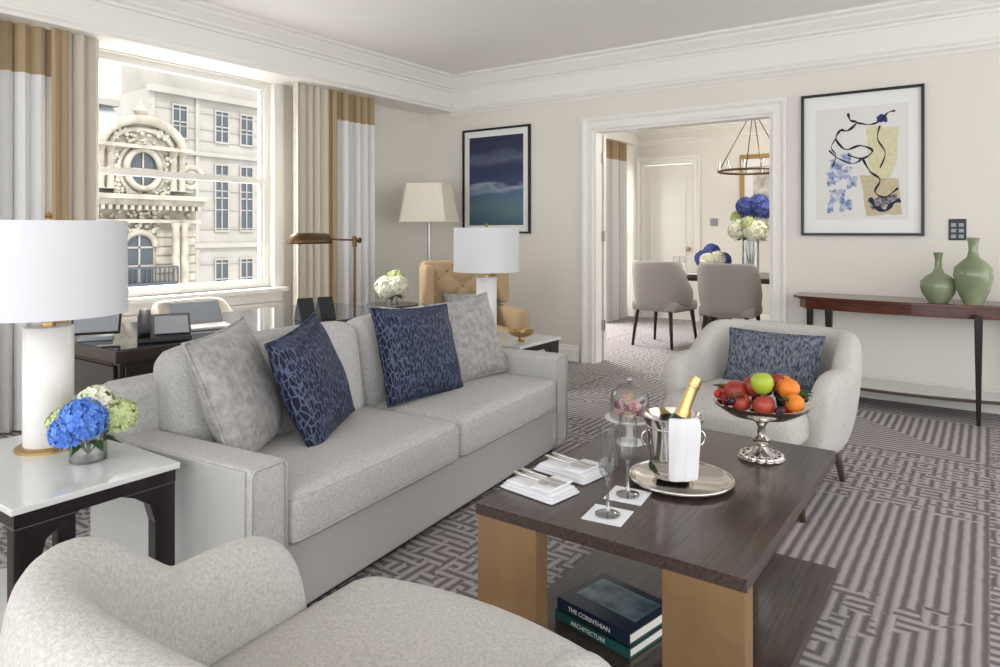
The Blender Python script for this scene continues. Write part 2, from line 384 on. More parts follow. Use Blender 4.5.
# ------------------------------------------------------------------ exterior buildings
e=group('ornate_building',(-30,15.4,0))
boxes('facade',[(-4,0,-9,2.6,-12,3.0)],'stone',e)
boxes('rustication',[(0,.06,-9,2.6,z,z+.32) for z in [-5+.4*k for k in range(16)] if not (-2.3<z<1.2)]+[(0,.06,y0,y1,z,z+.32) for z in [-5+.4*k for k in range(16)] if -2.3<z<1.2 for y0,y1 in ((-2.7,-.75),(.75,2.6))],'stone',e)
boxes('dormer_body',[(-2,.3,-1.9,1.9,3.0,4.9)],'stone',e)
boxes('cornice',[(-4,.5,-9,2.8,2.35,2.6),(-4,.8,-9,2.9,2.6,2.8),(-4,.35,-9,2.7,1.6,1.75),(-.2,.7,-2.1,2.1,4.75,4.9)],'stone',e)
boxes('dentils',[(.3,.6,-9+.3*k,-8.86+.3*k,2.15,2.35) for k in range(39)],'stone',e)
for i,y in enumerate((-1.75,-1.35,1.35,1.75)):
    lathe('column_%d'%i,[(.22,-1.2),(.17,-1),(.16,1.4),(.24,1.6)],'stone',e,(.6,y,0),12)
    lathe('pilaster_%d'%i,[(.2,3.0),(.15,3.1),(.14,4.5),(.22,4.75)],'stone',e,(.4,y,0),12)
def arc(cy,cz,r,a0,a1,x,n=16,rz=None):
    rz=rz or r
    return [(x,cy+r*math.cos(a0+(a1-a0)*i/n),cz+rz*math.sin(a0+(a1-a0)*i/n)) for i in range(n+1)]
tube('pediment',arc(0,4.75,1.75,0,math.pi,.5,rz=1.25),.2,'stone',e)
tube('pediment_inner',arc(0,4.75,1.35,0,math.pi,.35,rz=.85),.12,'stone',e)
tube('oval_ring',arc(0,3.9,.72,0,2*math.pi,.45,24,rz=.85),.14,'stone',e)
tube('oval_ring_outer',arc(0,3.9,1.0,0,2*math.pi,.32,24,rz=1.1),.10,'stone',e)
bm=bmesh.new(); vs=[bm.verts.new(p) for p in arc(0,3.9,.62,0,2*math.pi,.36,23,rz=.75)]; bm.faces.new(vs); fin('oval_glass',bm,'extglass',e)
boxes('oval_muntin',[(.37,.42,-.03,.03,3.2,4.6),(.37,.42,-.6,.6,3.87,3.93)],'stone',e)
bm=bmesh.new(); vs=[bm.verts.new(p) for p in arc(0,4.9,1.6,0,math.pi,.28,16,rz=1.1)]; bm.faces.new(vs); fin('tympanum',bm,'stone',e)
for s in (-1,1):
    sp=[]
    for i in range(30):
        a=i*.42; r=.62*(1-i/32); sp.append((.4,s*(2.15+r*math.cos(a)),3.6+r*math.sin(a)))
    tube('scroll_%d'%s,sp,.13,'stone',e,8)
bm=bmesh.new()
for i in range(170):
    zone=i%5
    if zone==0: y,z=random.uniform(-1.2,1.2),random.uniform(5.0,5.6)
    elif zone==1: y,z=random.choice((-1,1))*random.uniform(1.0,1.3),random.uniform(3.1,4.6)
    elif zone==2: y,z=random.uniform(-1.2,1.2),random.uniform(2.82,3.05)
    elif zone==3: y,z=random.uniform(-2.4,2.4),random.uniform(1.8,2.2)
    else: y,z=random.uniform(-.8,.8),random.uniform(1.15,1.6)
    r_=random.uniform(.06,.14)
    mt_=Matrix.Translation((.42 if z>2.8 else .15,y,z))@Matrix.Diagonal((.8,1,1,1))
    bmesh.ops.create_icosphere(bm,subdivisions=1,radius=r_,matrix=mt_)
fin('carved_ornament',bm,'stone',e,True)
lathe('finial',[(.3,5.9),(.15,6.1),(.3,6.4),(.12,6.6),(.0,7.0)],'stone',e,(.2,0,0),12)
for i,y in enumerate((-3.4,0,)):
    boxes('window_glass_%d'%i,[(.0,.06,y-.62,y+.62,-2.2,.55)],'extglass',e)
    tube('window_arch_%d'%i,arc(y,.55,.7,0,math.pi,.1,rz=.65),.14,'stone',e)
    bm=bmesh.new(); vs=[bm.verts.new(p) for p in arc(y,.5,.6,0,math.pi,.05,14)]; bm.faces.new(vs); fin('arch_glass_%d'%i,bm,'extglass',e)
    boxes('muntin_%d'%i,[(.06,.1,y-.04,y+.04,-2.2,1.1),(.06,.1,y-.62,y+.62,-.3,-.22),(.06,.1,y-.62,y+.62,.5,.58)],'stone2',e)
boxes('balcony',[(.1,.9,-1.3,1.3,-1.1,-.95),(.8,.86,-1.3,1.3,-.35,-.28)]+[(.8,.85,-1.3+k*.2,-1.26+k*.2,-1,-.3) for k in range(14)],'extglass',e)
bm=bmesh.new(); addbox(bm,-6,-1.2,-9,2.3,3,7.2)
for v in bm.verts:
    if v.co.z>5: 
        v.co.x=-4.4 if v.co.x>-3 else v.co.x
        v.co.y=v.co.y-1.3 if v.co.y>0 else v.co.y
fin('mansard_roof',bm,'slate',e)
boxes('roof_cap',[(-6,-4.0,-9,1.2,7.2,7.5)],'stone2',e)
boxes('chimney',[(-5.4,-4.6,-.9,-.1,7.5,8.9),(-5.5,-4.5,-1.0,0,8.7,8.9)],'stone',e)
b2=group('limestone_building',(-40,0,0))
boxes('facade',[(-8,0,21.2,40,-14,9.6)],'stone2',b2)
boxes('upper_floor',[(-8,-1,23.5,40,9.6,13.5)],'stone2',b2)
boxes('string_course',[(0,.35,21.0,40,9.4,9.8),(0,.2,21.0,40,5.9,6.15),(0,.2,21.0,40,.2,.5),(0,.15,21.0,40,-2.4,-2.2)]+[(0,.06,21.2,40,z-.03,z+.03) for z in (8.6,7.6,6.9,4.8,3.8,2.6,1.4,-.8)]+[(0,.12,y,y+.25,-14,9.4) for y in (21.2,24.0,28.9,33.5)],'stone2',b2)
G=[];F=[]
for y in (23.0,25.8,27.6,30.3,32.1):
    for z0,z1 in ((6.9,8.8),(1.3,5.4),(-3.0,-.6)):
        G.append((.0,.05,y-.42,y+.42,z0,z1))
        F+=[(.05,.12,y-.5,y-.42,z0-.1,z1+.1),(.05,.12,y+.42,y+.5,z0-.1,z1+.1),(.05,.12,y-.42,y+.42,z1,z1+.1),(.05,.12,y-.42,y+.42,z0-.1,z0),(.05,.1,y-.03,y+.03,z0,z1),(.05,.1,y-.42,y+.42,(z0+z1)/2-.04,(z0+z1)/2+.04)]
boxes('window_glass',G,'extglass',b2); boxes('window_frames',F,'stone2',b2)
# ------------------------------------------------------------------ sofa
SO=Vector((-1.76,1.225,0)); SR=math.radians(95.5); SM=Matrix.Translation(SO)@Matrix.Rotation(SR,4,'Z')
s=group('sofa',SO,SR); LEN=2.25; DP=.82
box('base',.02,LEN-.02,.03,DP-.02,.03,.27,'leather',s,.01)
box('plinth',.06,LEN-.06,.07,DP-.06,0,.03,'dark_leg',s)
for i,x0 in enumerate((0,LEN-.15)):
    cushion('arm_%d'%i,.15,DP,.50,.02,'sofa',s,(x0+.075,DP/2,.30),n=8)
box('arm_side_panel',-.006,.004,.015,DP-.03,.05,.545,'leather',s,.003)
for x0 in (.0,LEN-.15):
    tube('piping',[(x0+.008,0,.06),(x0+.008,0,.53),(x0+.02,0,.545),(x0+.13,0,.545),(x0+.142,0,.53),(x0+.142,0,.06)],.005,'leather',s,6)
cushion('backrest',LEN-.02,.16,.66,.04,'sofa',s,(LEN/2,DP-.085,.39),n=10)
cw=(LEN-.30)/2
for i in (0,1):
    cushion('seat_cushion_%d'%i,cw-.006,.68,.18,.045,'sofa',s,(.15+cw*(i+.5),.325,.345),crown=.012,welt=True)
    cushion('back_cushion_%d'%i,cw-.01,.19,.44,.07,'sofa',s,(.15+cw*(i+.5),.615,.60),(math.radians(-9),0,0),crown=.02,fcrown=.03)
def onsofa(x,y,z): return SM@Vector((x,y,z))
def sp(name,x,y,z,w,h,m,dz,lean,tilt=0,seed=0):
    o=pillow(name,w,h,.16,m,onsofa(x,y,z),(0,0,0),seed=seed)
    o.rotation_euler=(Matrix.Rotation(SR+math.radians(dz),4,'Z')@Matrix.Rotation(math.radians(-lean),4,'X')@Matrix.Rotation(math.radians(tilt),4,'Y')).to_euler()
sp('throw_pillow',.36,.475,.66,.49,.49,'silver_fab',26,20,-4,1)
sp('throw_pillow',.66,.40,.65,.47,.46,'navy',20,20,-8,2)
sp('throw_pillow',1.38,.405,.655,.54,.46,'navy',-6,18,3,3)
sp('throw_pillow',1.84,.415,.655,.48,.46,'silver_fab',-14,18,-5,4)
# ------------------------------------------------------------------ coffee table
T=group('coffee_table',(-1.195,1.57,0)); TW,TL,TH=.755,1.09,.48
box('top',0,TW,0,TL,TH-.035,TH,'wood',T,.002)
box('shelf',0.0,TW,0.0,TL,.03,.07,'wood',T,.002)
for i,(x,y,w_) in enumerate(((0.004,.004,.196),(TW-.2,.004,.196),(.2,TL-.09,.30))):
    box('leg_%d'%i,x,x+w_,y,y+.06,.07,TH-.035,'bronze',T,.002)
box('plinth',.04,TW-.04,.04,TL-.04,0,.03,'dark_leg',T)
b=group('book_stack',(-.92,1.90,.0705),math.radians(-12))
def book(nm,w,dd,z0,t,mc,rot):
    g=[(0-w/2,w/2,-dd/2,dd/2,z0,z0+.004),(-w/2,w/2,-dd/2,dd/2,z0+t-.004,z0+t),(-w/2,w/2,-dd/2,-dd/2+.004,z0,z0+t)]
    boxes(nm+'_cover',g,mc,b,.001); box(nm+'_pages',-w/2+.006,w/2-.006,-dd/2+.003,dd/2-.006,z0+.004,z0+t-.004,'paper',b)
book('lower_book',.28,.23,0,.032,'book_g',0); book('upper_book',.27,.22,.032,.036,'book_d',0)
def text(nm,body,size,m,parent,loc,rot):
    cu=bpy.data.curves.new(nm,'FONT'); cu.body=body; cu.size=size; cu.align_x='CENTER'; cu.align_y='CENTER'; cu.extrude=.0004
    o=bpy.data.objects.new(nm,cu); COL.objects.link(o)
    bpy.context.view_layer.update()
    me=bpy.data.meshes.new_from_object(o); bpy.data.objects.remove(o)
    me.materials.clear(); me.materials.append(M[m]); o=bpy.data.objects.new(nm,me); COL.objects.link(o)
    o.parent=parent; o.location=loc; o.rotation_euler=rot
text('upper_title','THE CORINTHIAN',.019,'twhite',b,(-.01,-.1112,.050),(math.pi/2,0,0))
text('lower_title','ARCHITECTURE',.018,'twhite',b,(-.01,-.1162,.016),(math.pi/2,0,0))
box('jacket_image',-.11,.11,-.05,.08,.0682,.0686,'jacket',b)
tr=group('serving_tray',(-.776,2.06,TH))
lathe('dish',[(0,.004),(.12,.004),(.135,.012),(.158,.016),(.158,.013),(.135,.004),(.12,0),(0,0)],'silver',tr,seg=48)
tube('rim',[(.155*math.cos(a*math.pi/24),.155*math.sin(a*math.pi/24),.0165) for a in range(48)],.004,'silver',tr,6,True)
bk=group('ice_bucket',(-.80,2.06,TH+.005))
lathe('pail',[(0,.002),(.045,.002),(.06,.01),(.058,.02),(.066,.035),(.074,.08),(.083,.17),(.093,.192),(.095,.196),(.09,.198),(.08,.175),(.07,.08),(.06,.04),(0,.035)],'silver',bk,seg=40)
for z_ in (.03,.045,.165):
    rr_=.064+(z_-.03)*.14
    tube('band',[(rr_*math.cos(a*math.pi/20),rr_*math.sin(a*math.pi/20),z_) for a in range(40)],.002,'silver',bk,6,True)
RA=math.radians(35.26)
for s_ in (-1,1):
    hx_,hy_=math.cos(RA)*s_,math.sin(RA)*s_
    tube('ring_handle',[((.083+.014*math.sin(t*math.pi/8))*hx_,(.083+.014*math.sin(t*math.pi/8))*hy_,.125+.022*math.cos(t*math.pi/8)) for t in range(9)],.004,'silver',bk,8)
sphere('ice',.07,'glass',bk,(0,0,.15),(1,1,.4))
br=(0,math.radians(22),RA); bl=(-.037,-.026,.018)
lathe('champagne_neck',[(0,0),(.030,0),(.038,.01),(.038,.13),(.032,.17),(.018,.215),(.0155,.23)],'bottle',bk,bl,24,br)
lathe('champagne_foil',[(.026,.19),(.0185,.22),(.0165,.285),(.019,.287),(.019,.30),(.016,.318),(0,.322)],'foil',bk,bl,24,br)
bm=bmesh.new(); W=9; prof=[(.055,.17),(.075,.202),(.092,.212),(.106,.20),(.108,.16),(.104,.11),(.101,.06),(.099,.022)]
rows=[]
for k,(r,z) in enumerate(prof):
    rows.append([bm.verts.new((r*math.sin(-.05+(j/W-.5)*(1.05-.25*(k<2))+0.15)+.004*math.sin(j*1.7+k*.3),-r*math.cos(-.05+(j/W-.5)*1.05+.15)-.003*math.sin(j*2.1+k*.5),z)) for j in range(W+1)])
for a in range(len(prof)-1):
    for j in range(W): bm.faces.new((rows[a][j],rows[a][j+1],rows[a+1][j+1],rows[a+1][j]))
o=fin('towel',bm,'towel',bk,True,rot=(0,0,math.radians(36))); sm=o.modifiers.new('sol','SOLIDIFY'); sm.thickness=.006; o.modifiers.new('s','SUBSURF').render_levels=2
for (x,y) in ((-.845,1.70),(-.86,1.86)):
    g=group('champagne_flute',(x,y,TH+.003))
    lathe('stem',[(0,.004),(.012,.004),(.034,.0015),(.034,.003),(.01,.008),(.005,.014),(.0042,.05),(.0045,.085),(.008,.094),(0,.098)],'stemglass',g,seg=28)
    lathe('bowl',[(.008,.094),(.022,.115),(.0275,.15),(.027,.19),(.0235,.236)],'glass',g,seg=28)
    tube('lip',[(.0235*math.cos(a*math.pi/14),.0235*math.sin(a*math.pi/14),.236) for a in range(28)],.0011,'stemglass',g,6,True)
    g=group('paper_coaster',(x,y,TH),.12); box('square',-.055,.055,-.055,.055,.0002,.0025,'white',g)
for k,(x,y,r) in enumerate(((-1.09,1.745,-.15),(-1.09,1.93,-.15))):
    g=group('folded_napkin',(x,y,TH),r)
    for j in range(3):
        cushion('fold_%d'%j,.20-.01*j,.13-.012*j,.009,.0035,'white',g,(.003*j,-.002*j,.0055+.0085*j),n=4)
    cushion('tuck',.07,.125,.008,.0035,'white',g,(.045,0,.031),(0,0,.05),n=4)
    g2=group('dessert_cutlery',(x,y,TH+.0345),r)
    lathe('handle',[(0,0),(.005,0),(.0065,.01),(.005,.045),(.003,.06),(.003,.10),(0,.105)],'silver',g2,(-.085,.015,.006),12,(0,math.pi/2,0))
    lathe('fork_handle',[(0,0),(.005,0),(.0065,.01),(.005,.045),(.003,.06),(.003,.10),(0,.105)],'silver',g2,(-.085,-.02,.006),12,(0,math.pi/2,0))
    boxes('blade',[(.02,.085,.009,.021,.005,.0065),(.02,.05,-.03,-.010,.005,.0065)]+[(.05,.085,-.029+.006*q,-.0265+.006*q,.005,.0065) for q in range(4)],'silver',g2)
g=group('macaron_cake_stand',(-1.07,2.33,TH))
lathe('stand',[(0,0),(.05,0),(.045,.01),(.015,.02),(.012,.05),(.02,.075),(.085,.085),(.09,.092),(.088,.094),(.02,.09),(0,.09)],'marble',g,seg=36)
lathe('cloche',[(.071,.094),(.071,.15),(.066,.18),(.045,.205),(.015,.217),(0,.218)],'glass',g,seg=36)
sphere('cloche_knob',.011,'stemglass',g,(0,0,.229))
mi=0
for (cx_,cy_,cz_) in ((-.032,-.02,.10),(.015,-.035,.10),(.04,.01,.10),(-.01,.03,.10),(0,0,.135),(-.03,-.015,.128),(.03,-.02,.13),(.0,-.01,.16)):
    rt=(random.uniform(-.3,.3),random.uniform(-.5,.5),0)
    lathe('macaron_%d'%mi,[(0,-.008),(.016,-.006),(.021,0),(.020,.004),(.019,.006),(.020,.008),(.021,.012),(.016,.018),(0,.02)],['mac1','mac2','mac3'][mi%3],g,(cx_,cy_,cz_+.006),16,rt); mi+=1
g=group('fruit_bowl',(-.63,2.42,TH))
lathe('pedestal',[(0,0),(.072,0),(.075,.008),(.055,.018),(.03,.028),(.018,.045),(.028,.06),(.03,.07),(.014,.085),(.012,.11),(.02,.125),(.045,.14),(.11,.155),(.155,.185),(.163,.195),(.158,.196),(.105,.162),(0,.15)],'silver',g,seg=40)
for i in range(14):
    a=i*math.pi/7; sphere('foot_lobe_%d'%i,.016,'silver',g,(.058*math.cos(a),.058*math.sin(a),.014),(1,1,.7),seg=10)
fruits=[('apple_g',.038,(.01,-.03,.262)),('apple_r',.038,(-.075,-.04,.225)),('orange',.036,(.085,.01,.245)),('apple_r',.036,(.035,-.105,.205)),('orange',.030,(.115,-.045,.215)),('apple_r',.036,(-.03,.06,.24)),('kiwi',.03,(-.02,.09,.24)),('apple_r',.034,(.04,.06,.25)),('apple_r',.03,(-.12,0,.21)),('apple_r',.033,(-.04,-.1,.205)),('apple_r',.035,(-.03,.0,.24)),('orange',.034,(.06,.055,.245))]
for i,(m_,r_,p) in enumerate(fruits):
    lathe('fruit_%d'%i,[(0,-.86*r_),(.3*r_,-.93*r_),(.7*r_,-.68*r_),(.98*r_,-.1*r_),(.95*r_,.35*r_),(.7*r_,.75*r_),(.35*r_,.9*r_),(.12*r_,.82*r_),(0,.7*r_)],m_,g,p,20,(random.uniform(-.5,.5),random.uniform(-.5,.5),0))
for i in range(50):
    a=random.uniform(0,6.28); rr=random.uniform(.10,.148); sphere('berry_%d'%i,.0125,'grape' if i%3 else 'strawberry',g,(rr*math.cos(a),rr*math.sin(a),.196+random.uniform(0,.024)),(1,1,1.15),seg=10)
for i in range(7):
    a=i*1.1; bm=bmesh.new(); vs=[bm.verts.new(q) for q in ((0,0,0),(.03,.018,.012),(.065,0,.0),(.03,-.018,.012))]; bm.faces.new(vs); fin('leaf_%d'%i,bm,'leaf',g,loc=(.10*math.cos(a),.10*math.sin(a),.222),rot=(0,-.2,a))
# ------------------------------------------------------------------ barrel armchair
def smooth(a,b,x):
    t=max(0,min(1,(x-a)/(b-a))); return t*t*(3-2*t)
def shell(name,m,parent,hw,yf,yb,h_arm,h_back,z0,T,y0s=.02,y1s=.25,tip=.10,taper=.88,front_drop=.1):
    bm=bmesh.new(); st=[]
    ys=.02
    yl=[yf,yf+.03,yf+.10]+([yf+.18] if yf+.18<ys-.05 else [])+[ys-.02]
    for y in yl: st.append((hw,y,1,0))
    n=12
    for i in range(n+1):
        a=math.pi*i/n; ca,sa=math.cos(a),math.sin(a); e_=.72
        x=hw*(abs(ca)**e_)*(1 if ca>=0 else -1); y=ys+(yb-ys)*(sa**e_)
        st.append((x,y,ca,sa))
    for y in reversed(yl): st.append((-hw,y,-1,0))
    rings=[]; N=len(st)
    for i,(x,y,nx,ny) in enumerate(st):
        l=math.hypot(nx,ny); nx/=l;ny/=l
        h=h_arm+(h_back-h_arm)*smooth(y0s,y1s,y)
        k=min(i,N-1-i); th=T; 
        if k==0: h-=front_drop; th=T*.6
        elif k==1: h-=front_drop*.35; th=T*.9
        cy_=.03
        def P(off,z):
            s_=taper+(1-taper)*smooth(z0,z0+.38,z)
            X=(x-nx*off); Y=(y-ny*off)
            return bm.verts.new((X*s_,(Y-cy_)*s_+cy_ if ny>0.01 else Y+(1-s_)*.12,z))
        o1=(T-th)/2; o2=T-o1
        rings.append([P(o1,z0),P(o1,(z0+h)/2),P(o1,h-.05),P(o1+th*.25,h),P(o1+th*.75,h),P(o2,h-.06),P(o2,(z0+h)/2),P(o2,z0)])
    for A,B in zip(rings,rings[1:]):
        for k in range(8):
            j=(k+1)%8; bm.faces.new((A[k],A[j],B[j],B[k]))
    bm.faces.new(rings[0]); bm.faces.new(rings[-1])
    return fin(name,bm,m,parent,True,subsurf=2)
def armchair(loc,rot):
    g=group('barrel_armchair',loc,rot)
    shell('shell','chairfab',g,.435,-.27,.39,.625,.765,.20,.13,.04,.2,front_drop=.13,taper=.86)
    cushion('seat_deck',.64,.72,.14,.05,'chairfab',g,(0,-.05,.25),n=8)
    bm=bmesh.new(); bmesh.ops.create_cube(bm,size=2); bmesh.ops.subdivide_edges(bm,edges=bm.edges[:],cuts=14,use_grid_fill=True)
    hx,hy,hz,r=.325,.35,.08,.065
    for v in bm.verts:
        p=Vector([math.sin(c*math.pi/2) if abs(c)<1 else c for c in v.co]); P=Vector((p.x*hx,p.y*hy,p.z*hz))
        q=Vector((max(-(hx-r),min(hx-r,P.x)),max(-(hy-r),min(hy-r,P.y)),max(-(hz-r),min(hz-r,P.z)))); d_=P-q
        if d_.length>0: P=q+d_.normalized()*r
        t=P.y/hy
        if t<0: P.y-=.06*(1-(P.x/hx)**2)*(-t); 
        if t>0: P.x*=1-.18*t*t
        P.z+=.018*(1-p.x**2)*(1-p.y**2)*p.z
        v.co=P
    fin('seat_cushion',bm,'chairfab',g,True,loc=(0,-.08,.385))
    for i,(x,y) in enumerate(((.29,-.30),(-.29,-.30),(.25,.27),(-.25,.27))):
        tube('leg_%d'%i,[(x*1.12,y*1.12,0),(x,y,.21)],[.013,.024],'walnut',g,12)
    return g
armchair((-.925,3.56,0),math.radians(-9))
o=pillow('lumbar_pillow',.48,.27,.12,'bluegrey',(-.90,3.66,.605),(math.radians(-18),0,math.radians(-7)),seed=9)
armchair((-.865,.735,0),math.radians(180+3))
# ------------------------------------------------------------------ end tables & lamps
def end_table(name,x0,x1,y0,y1,H,lowshelf=True):
    g=group(name,(x0,y0,0)); w_,d_=x1-x0,y1-y0
    box('glass_top',.0,w_,.0,d_,H-.018,H,'glasstop',g,.003)
    boxes('apron',[(0.01,w_-.01,.01,.04,H-.055,H-.018),(0.01,w_-.01,d_-.04,d_-.01,H-.055,H-.018),(.01,.04,.04,d_-.04,H-.055,H-.018),(w_-.04,w_-.01,.04,d_-.04,H-.055,H-.018)],'espresso',g)
    for i,(sx_,sy_) in enumerate(((0,0),(1,0),(0,1),(1,1))):
        bm=bmesh.new(); X0=.01 if sx_==0 else w_-.055; X1=X0+.045
        pr=[(0,0),(.06,0),(.06,H-.16),(.075,H-.105),(.12,H-.072),(.16,H-.055),(0,H-.055)]
        A=[];B=[]
        for (q,z) in pr:
            yy=.01+q if sy_==0 else d_-.01-q
            A.append(bm.verts.new((X0,yy,z))); B.append(bm.verts.new((X1,yy,z)))
        bm.faces.new(A); bm.faces.new(B)
        for k in range(len(pr)):
            j=(k+1)%len(pr); bm.faces.new((A[k],A[j],B[j],B[k]))
        fin('leg_%d'%i,bm,'espresso',g,bevel=.004)
    if lowshelf:
        box('lower_shelf',.03,w_-.03,.03,d_-.03,.12,.14,'glasstop',g,.003)
        boxes('lower_frame',[(.03,w_-.03,.03,d_-.03,.08,.12)],'espresso',g)
    return g
end_table('end_table',-2.68,-1.975,.70,1.14,.56)
end_table('end_table',-3.0,-2.32,3.49,3.98,.55)
def marble_lamp(x,y,z):
    g=group('table_lamp',(x,y,z))
    lathe('foot',[(0,0),(.092,0),(.092,.008),(.082,.014),(0,.014)],'brass',g)
    lathe('marble_column',[(0,.014),(.069,.014),(.0705,.02),(.0705,.382),(.067,.387),(0,.387)],'marble',g,seg=40)
    cyl('stem',.009,.387,.73,'brass',g); lathe('collar',[(.02,.387),(.02,.40),(.012,.405),(.012,.42)],'brass',g)
    lathe('shade',[(.225,.425),(.222,.722),(.219,.722),(.222,.425),(.225,.425)],'shade',g,seg=56)
    tube('spider',[(-.22,0,.715),(.22,0,.715)],.003,'brass',g); tube('spider_b',[(0,-.22,.715),(0,.22,.715)],.003,'brass',g)
    lathe('finial',[(.006,.72),(.012,.74),(.006,.75),(0,.755)],'brass',g,seg=12)
    sphere('bulb',.035,'white',g,(0,0,.55))
    return g
marble_lamp(-2.455,.975,.56); marble_lamp(-2.80,3.80,.55)
def hydrangea(bm,c,r,n,rnd,mi=0,fs=.018):
    c=Vector(c)
    for i in range(n):
        z=1-2*(i+.5)/n; 
        if z<-.75: continue
        a=i*2.39996; q=math.sqrt(1-z*z); nrm=Vector((q*math.cos(a),q*math.sin(a),z))
        nrm=(nrm+Vector([rnd.uniform(-.2,.2) for _ in range(3)])).normalized()
        p=c+nrm*r*rnd.uniform(.85,1.08)
        t=nrm.orthogonal().normalized(); b_=nrm.cross(t); ro=rnd.uniform(0,1.57)
        ce=bm.verts.new(p)
        for k in range(4):
            a2=ro+k*math.pi/2; dr=t*math.cos(a2)+b_*math.sin(a2); sd=nrm.cross(dr)
            v1=bm.verts.new(p+dr*fs*.6+sd*fs*.45+nrm*fs*.12); v2=bm.verts.new(p+dr*fs*1.05+nrm*fs*.25); v3=bm.verts.new(p+dr*fs*.6-sd*fs*.45+nrm*fs*.12)
            f=bm.faces.new((ce,v1,v2,v3)); f.material_index=mi
def bouquet(name,loc,balls,mats,vase,fs=.018,seed=1,leafs=True):
    g=group(name,loc); rnd=random.Random(seed); bm=bmesh.new()
    for (c,r,mi) in balls:
        hydrangea(bm,c,r,int(900*r/ fs*.055*(r/.06)**.3)+60,rnd,mi,fs)
    fin('blooms',bm,mats,g)
    for i,(c,r,mi) in enumerate(balls):
        sphere('bloom_core_%d'%i,r*.84,mats[mi],g,c,seg=14)
        tube('stem_%d'%i,[(c[0]*.8,c[1]*.8,c[2]-r*.5),(0,0,.02)],.003,'leaf',g,6)
    if leafs:
        for i in range(7):
            a=i*.9; zc=min(b_[0][2] for b_ in balls); R=max(b_[1] for b_ in balls)
            bm=bmesh.new(); vs=[bm.verts.new(q) for q in ((0,0,0),(.5*R,.3*R,-.05*R),(1.2*R,0,-.45*R),(.5*R,-.3*R,-.05*R))]; bm.faces.new(vs)
            fin('leaf_%d'%i,bm,'leaf',g,loc=(.4*R*math.cos(a),.4*R*math.sin(a),zc-.55*R),rot=(0,0,a))
    kind,r0,h=vase
    if kind=='cyl': lathe('vase',[(0,0),(r0,0),(r0,h),(r0-.003,h),(r0-.003,.006),(0,.006)],'glass',g)
    return g
bouquet('hydrangea_vase',(-2.22,.99,.56),[((.045,-.035,.135),.060,0),((-.05,.03,.14),.056,1),((.045,.07,.125),.048,2),((-.04,-.045,.115),.048,2),((.0,.02,.165),.05,1),((.015,-.065,.10),.045,0)],['petal_b','petal_w','petal_g'],('cyl',.05,.10),fs=.012)
g=group('brass_bowl',(-2.45,3.70,.5505))
lathe('dish',[(0,.0),(.03,.0),(.02,.012),(.02,.02),(.07,.035),(.09,.06),(.088,.062),(.065,.04),(0,.028)],'brass',g)
sphere('lid_knob',.03,'brass',g,(0,0,.055))
# ------------------------------------------------------------------ desk & accessories
g=group('writing_desk',(-3.82,1.42,0)); DW,DL=.87,1.85
box('top',0,DW,0,DL,.70,.75,'desk',g,.004); box('glass_top',.01,DW-.01,.01,DL-.01,.75,.754,'screen',g)
boxes('pedestal',[(.03,DW-.03,.03,.45,.08,.70),(.03,DW-.03,DL-.2,DL-.03,.55,.70)],'desk',g,.004)
box('apron',.03,DW-.03,.45,DL-.2,.60,.70,'desk',g)
boxes('drawer_fronts',[(DW-.03,DW-.015,.05,.43,z,z+.18) for z in (.1,.3,.5)]+[(.05,DW-.05,.015,.03,z,z+.18) for z in (.1,.3,.5)],'espresso',g,.004)
boxes('drawer_beads',[(.05,DW-.05,.008,.016,z,z+.006) for z in (.29,.49,.688)],'abrass',g)
for i,(x,y) in enumerate(((.05,DL-.08),(DW-.09,DL-.08),(.05,.04),(DW-.09,.04))): box('leg_%d'%i,x,x+.04,y,y+.04,0,.62,'desk',g,.003)
g=group('desk_phone',(-3.08,1.70,.754),math.radians(62))
bm=bmesh.new(); addbox(bm,-.11,.11,-.10,.10,0,.02)
for v in bm.verts:
    if v.co.y>0 and v.co.z>.01: v.co.z=.11
fin('body',bm,'black',g,bevel=.006)
cushion('handset',.05,.21,.03,.012,'black',g,(-.08,0,.085),(math.radians(24),0,0),n=4)
box('screen',-.04,.10,-.08,.07,.0,.003,'grey_plastic',g,loc=(0,0,.069),rot=(math.radians(24),0,0))  # phone screen: bright reflection put into the light grey colour
g=group('tablet_stand',(-3.30,1.50,.754),math.radians(60))
box('tablet',-.10,.10,-.005,.005,0,.15,'black',g,.003,loc=(0,0,.03),rot=(math.radians(-50),0,0)); box('foot',-.07,.07,-.01,.10,0,.02,'grey_plastic',g,.004)
box('screen',-.09,.09,-.0065,-.005,.008,.142,'grey_plastic',g,loc=(0,0,.03),rot=(math.radians(-50),0,0))  # tablet screen: grey base colour stands in for reflected brightness
g=group('laptop',(-3.30,2.02,.754),math.radians(72))
box('keyboard_base',-.13,.13,-.11,.09,0,.014,'nickel',g,.003); box('lid',-.13,.13,-.004,.004,0,.15,'nickel',g,.003,loc=(0,.09,.012),rot=(math.radians(-45),0,0))
box('screen',-.12,.12,-.0055,-.0042,.012,.14,'grey_plastic',g,loc=(0,.09,.012),rot=(math.radians(-45),0,0))  # laptop screen coloured lighter to imitate its bright reflection
g=group('desktop_calendar',(-3.12,2.60,.754),math.radians(75))
for i,dx_ in enumerate((-.06,.06)):
    bm=bmesh.new(); A=[bm.verts.new((dx_-.045,y,z)) for y,z in ((-.05,0),(.05,0),(0,.12))]; B=[bm.verts.new((dx_+.045,y,z)) for y,z in ((-.05,0),(.05,0),(0,.12))]
    bm.faces.new(A);bm.faces.new(B)
    for k in range(3): bm.faces.new((A[k],A[(k+1)%3],B[(k+1)%3],B[k]))
    fin('tent_%d'%i,bm,'black',g)
g=group('desk_chair',(-4.15,2.55,0),math.radians(90))
shell('shell','beige_fab',g,.29,-.20,.27,.66,.80,.40,.06,.0,.2,taper=.9)
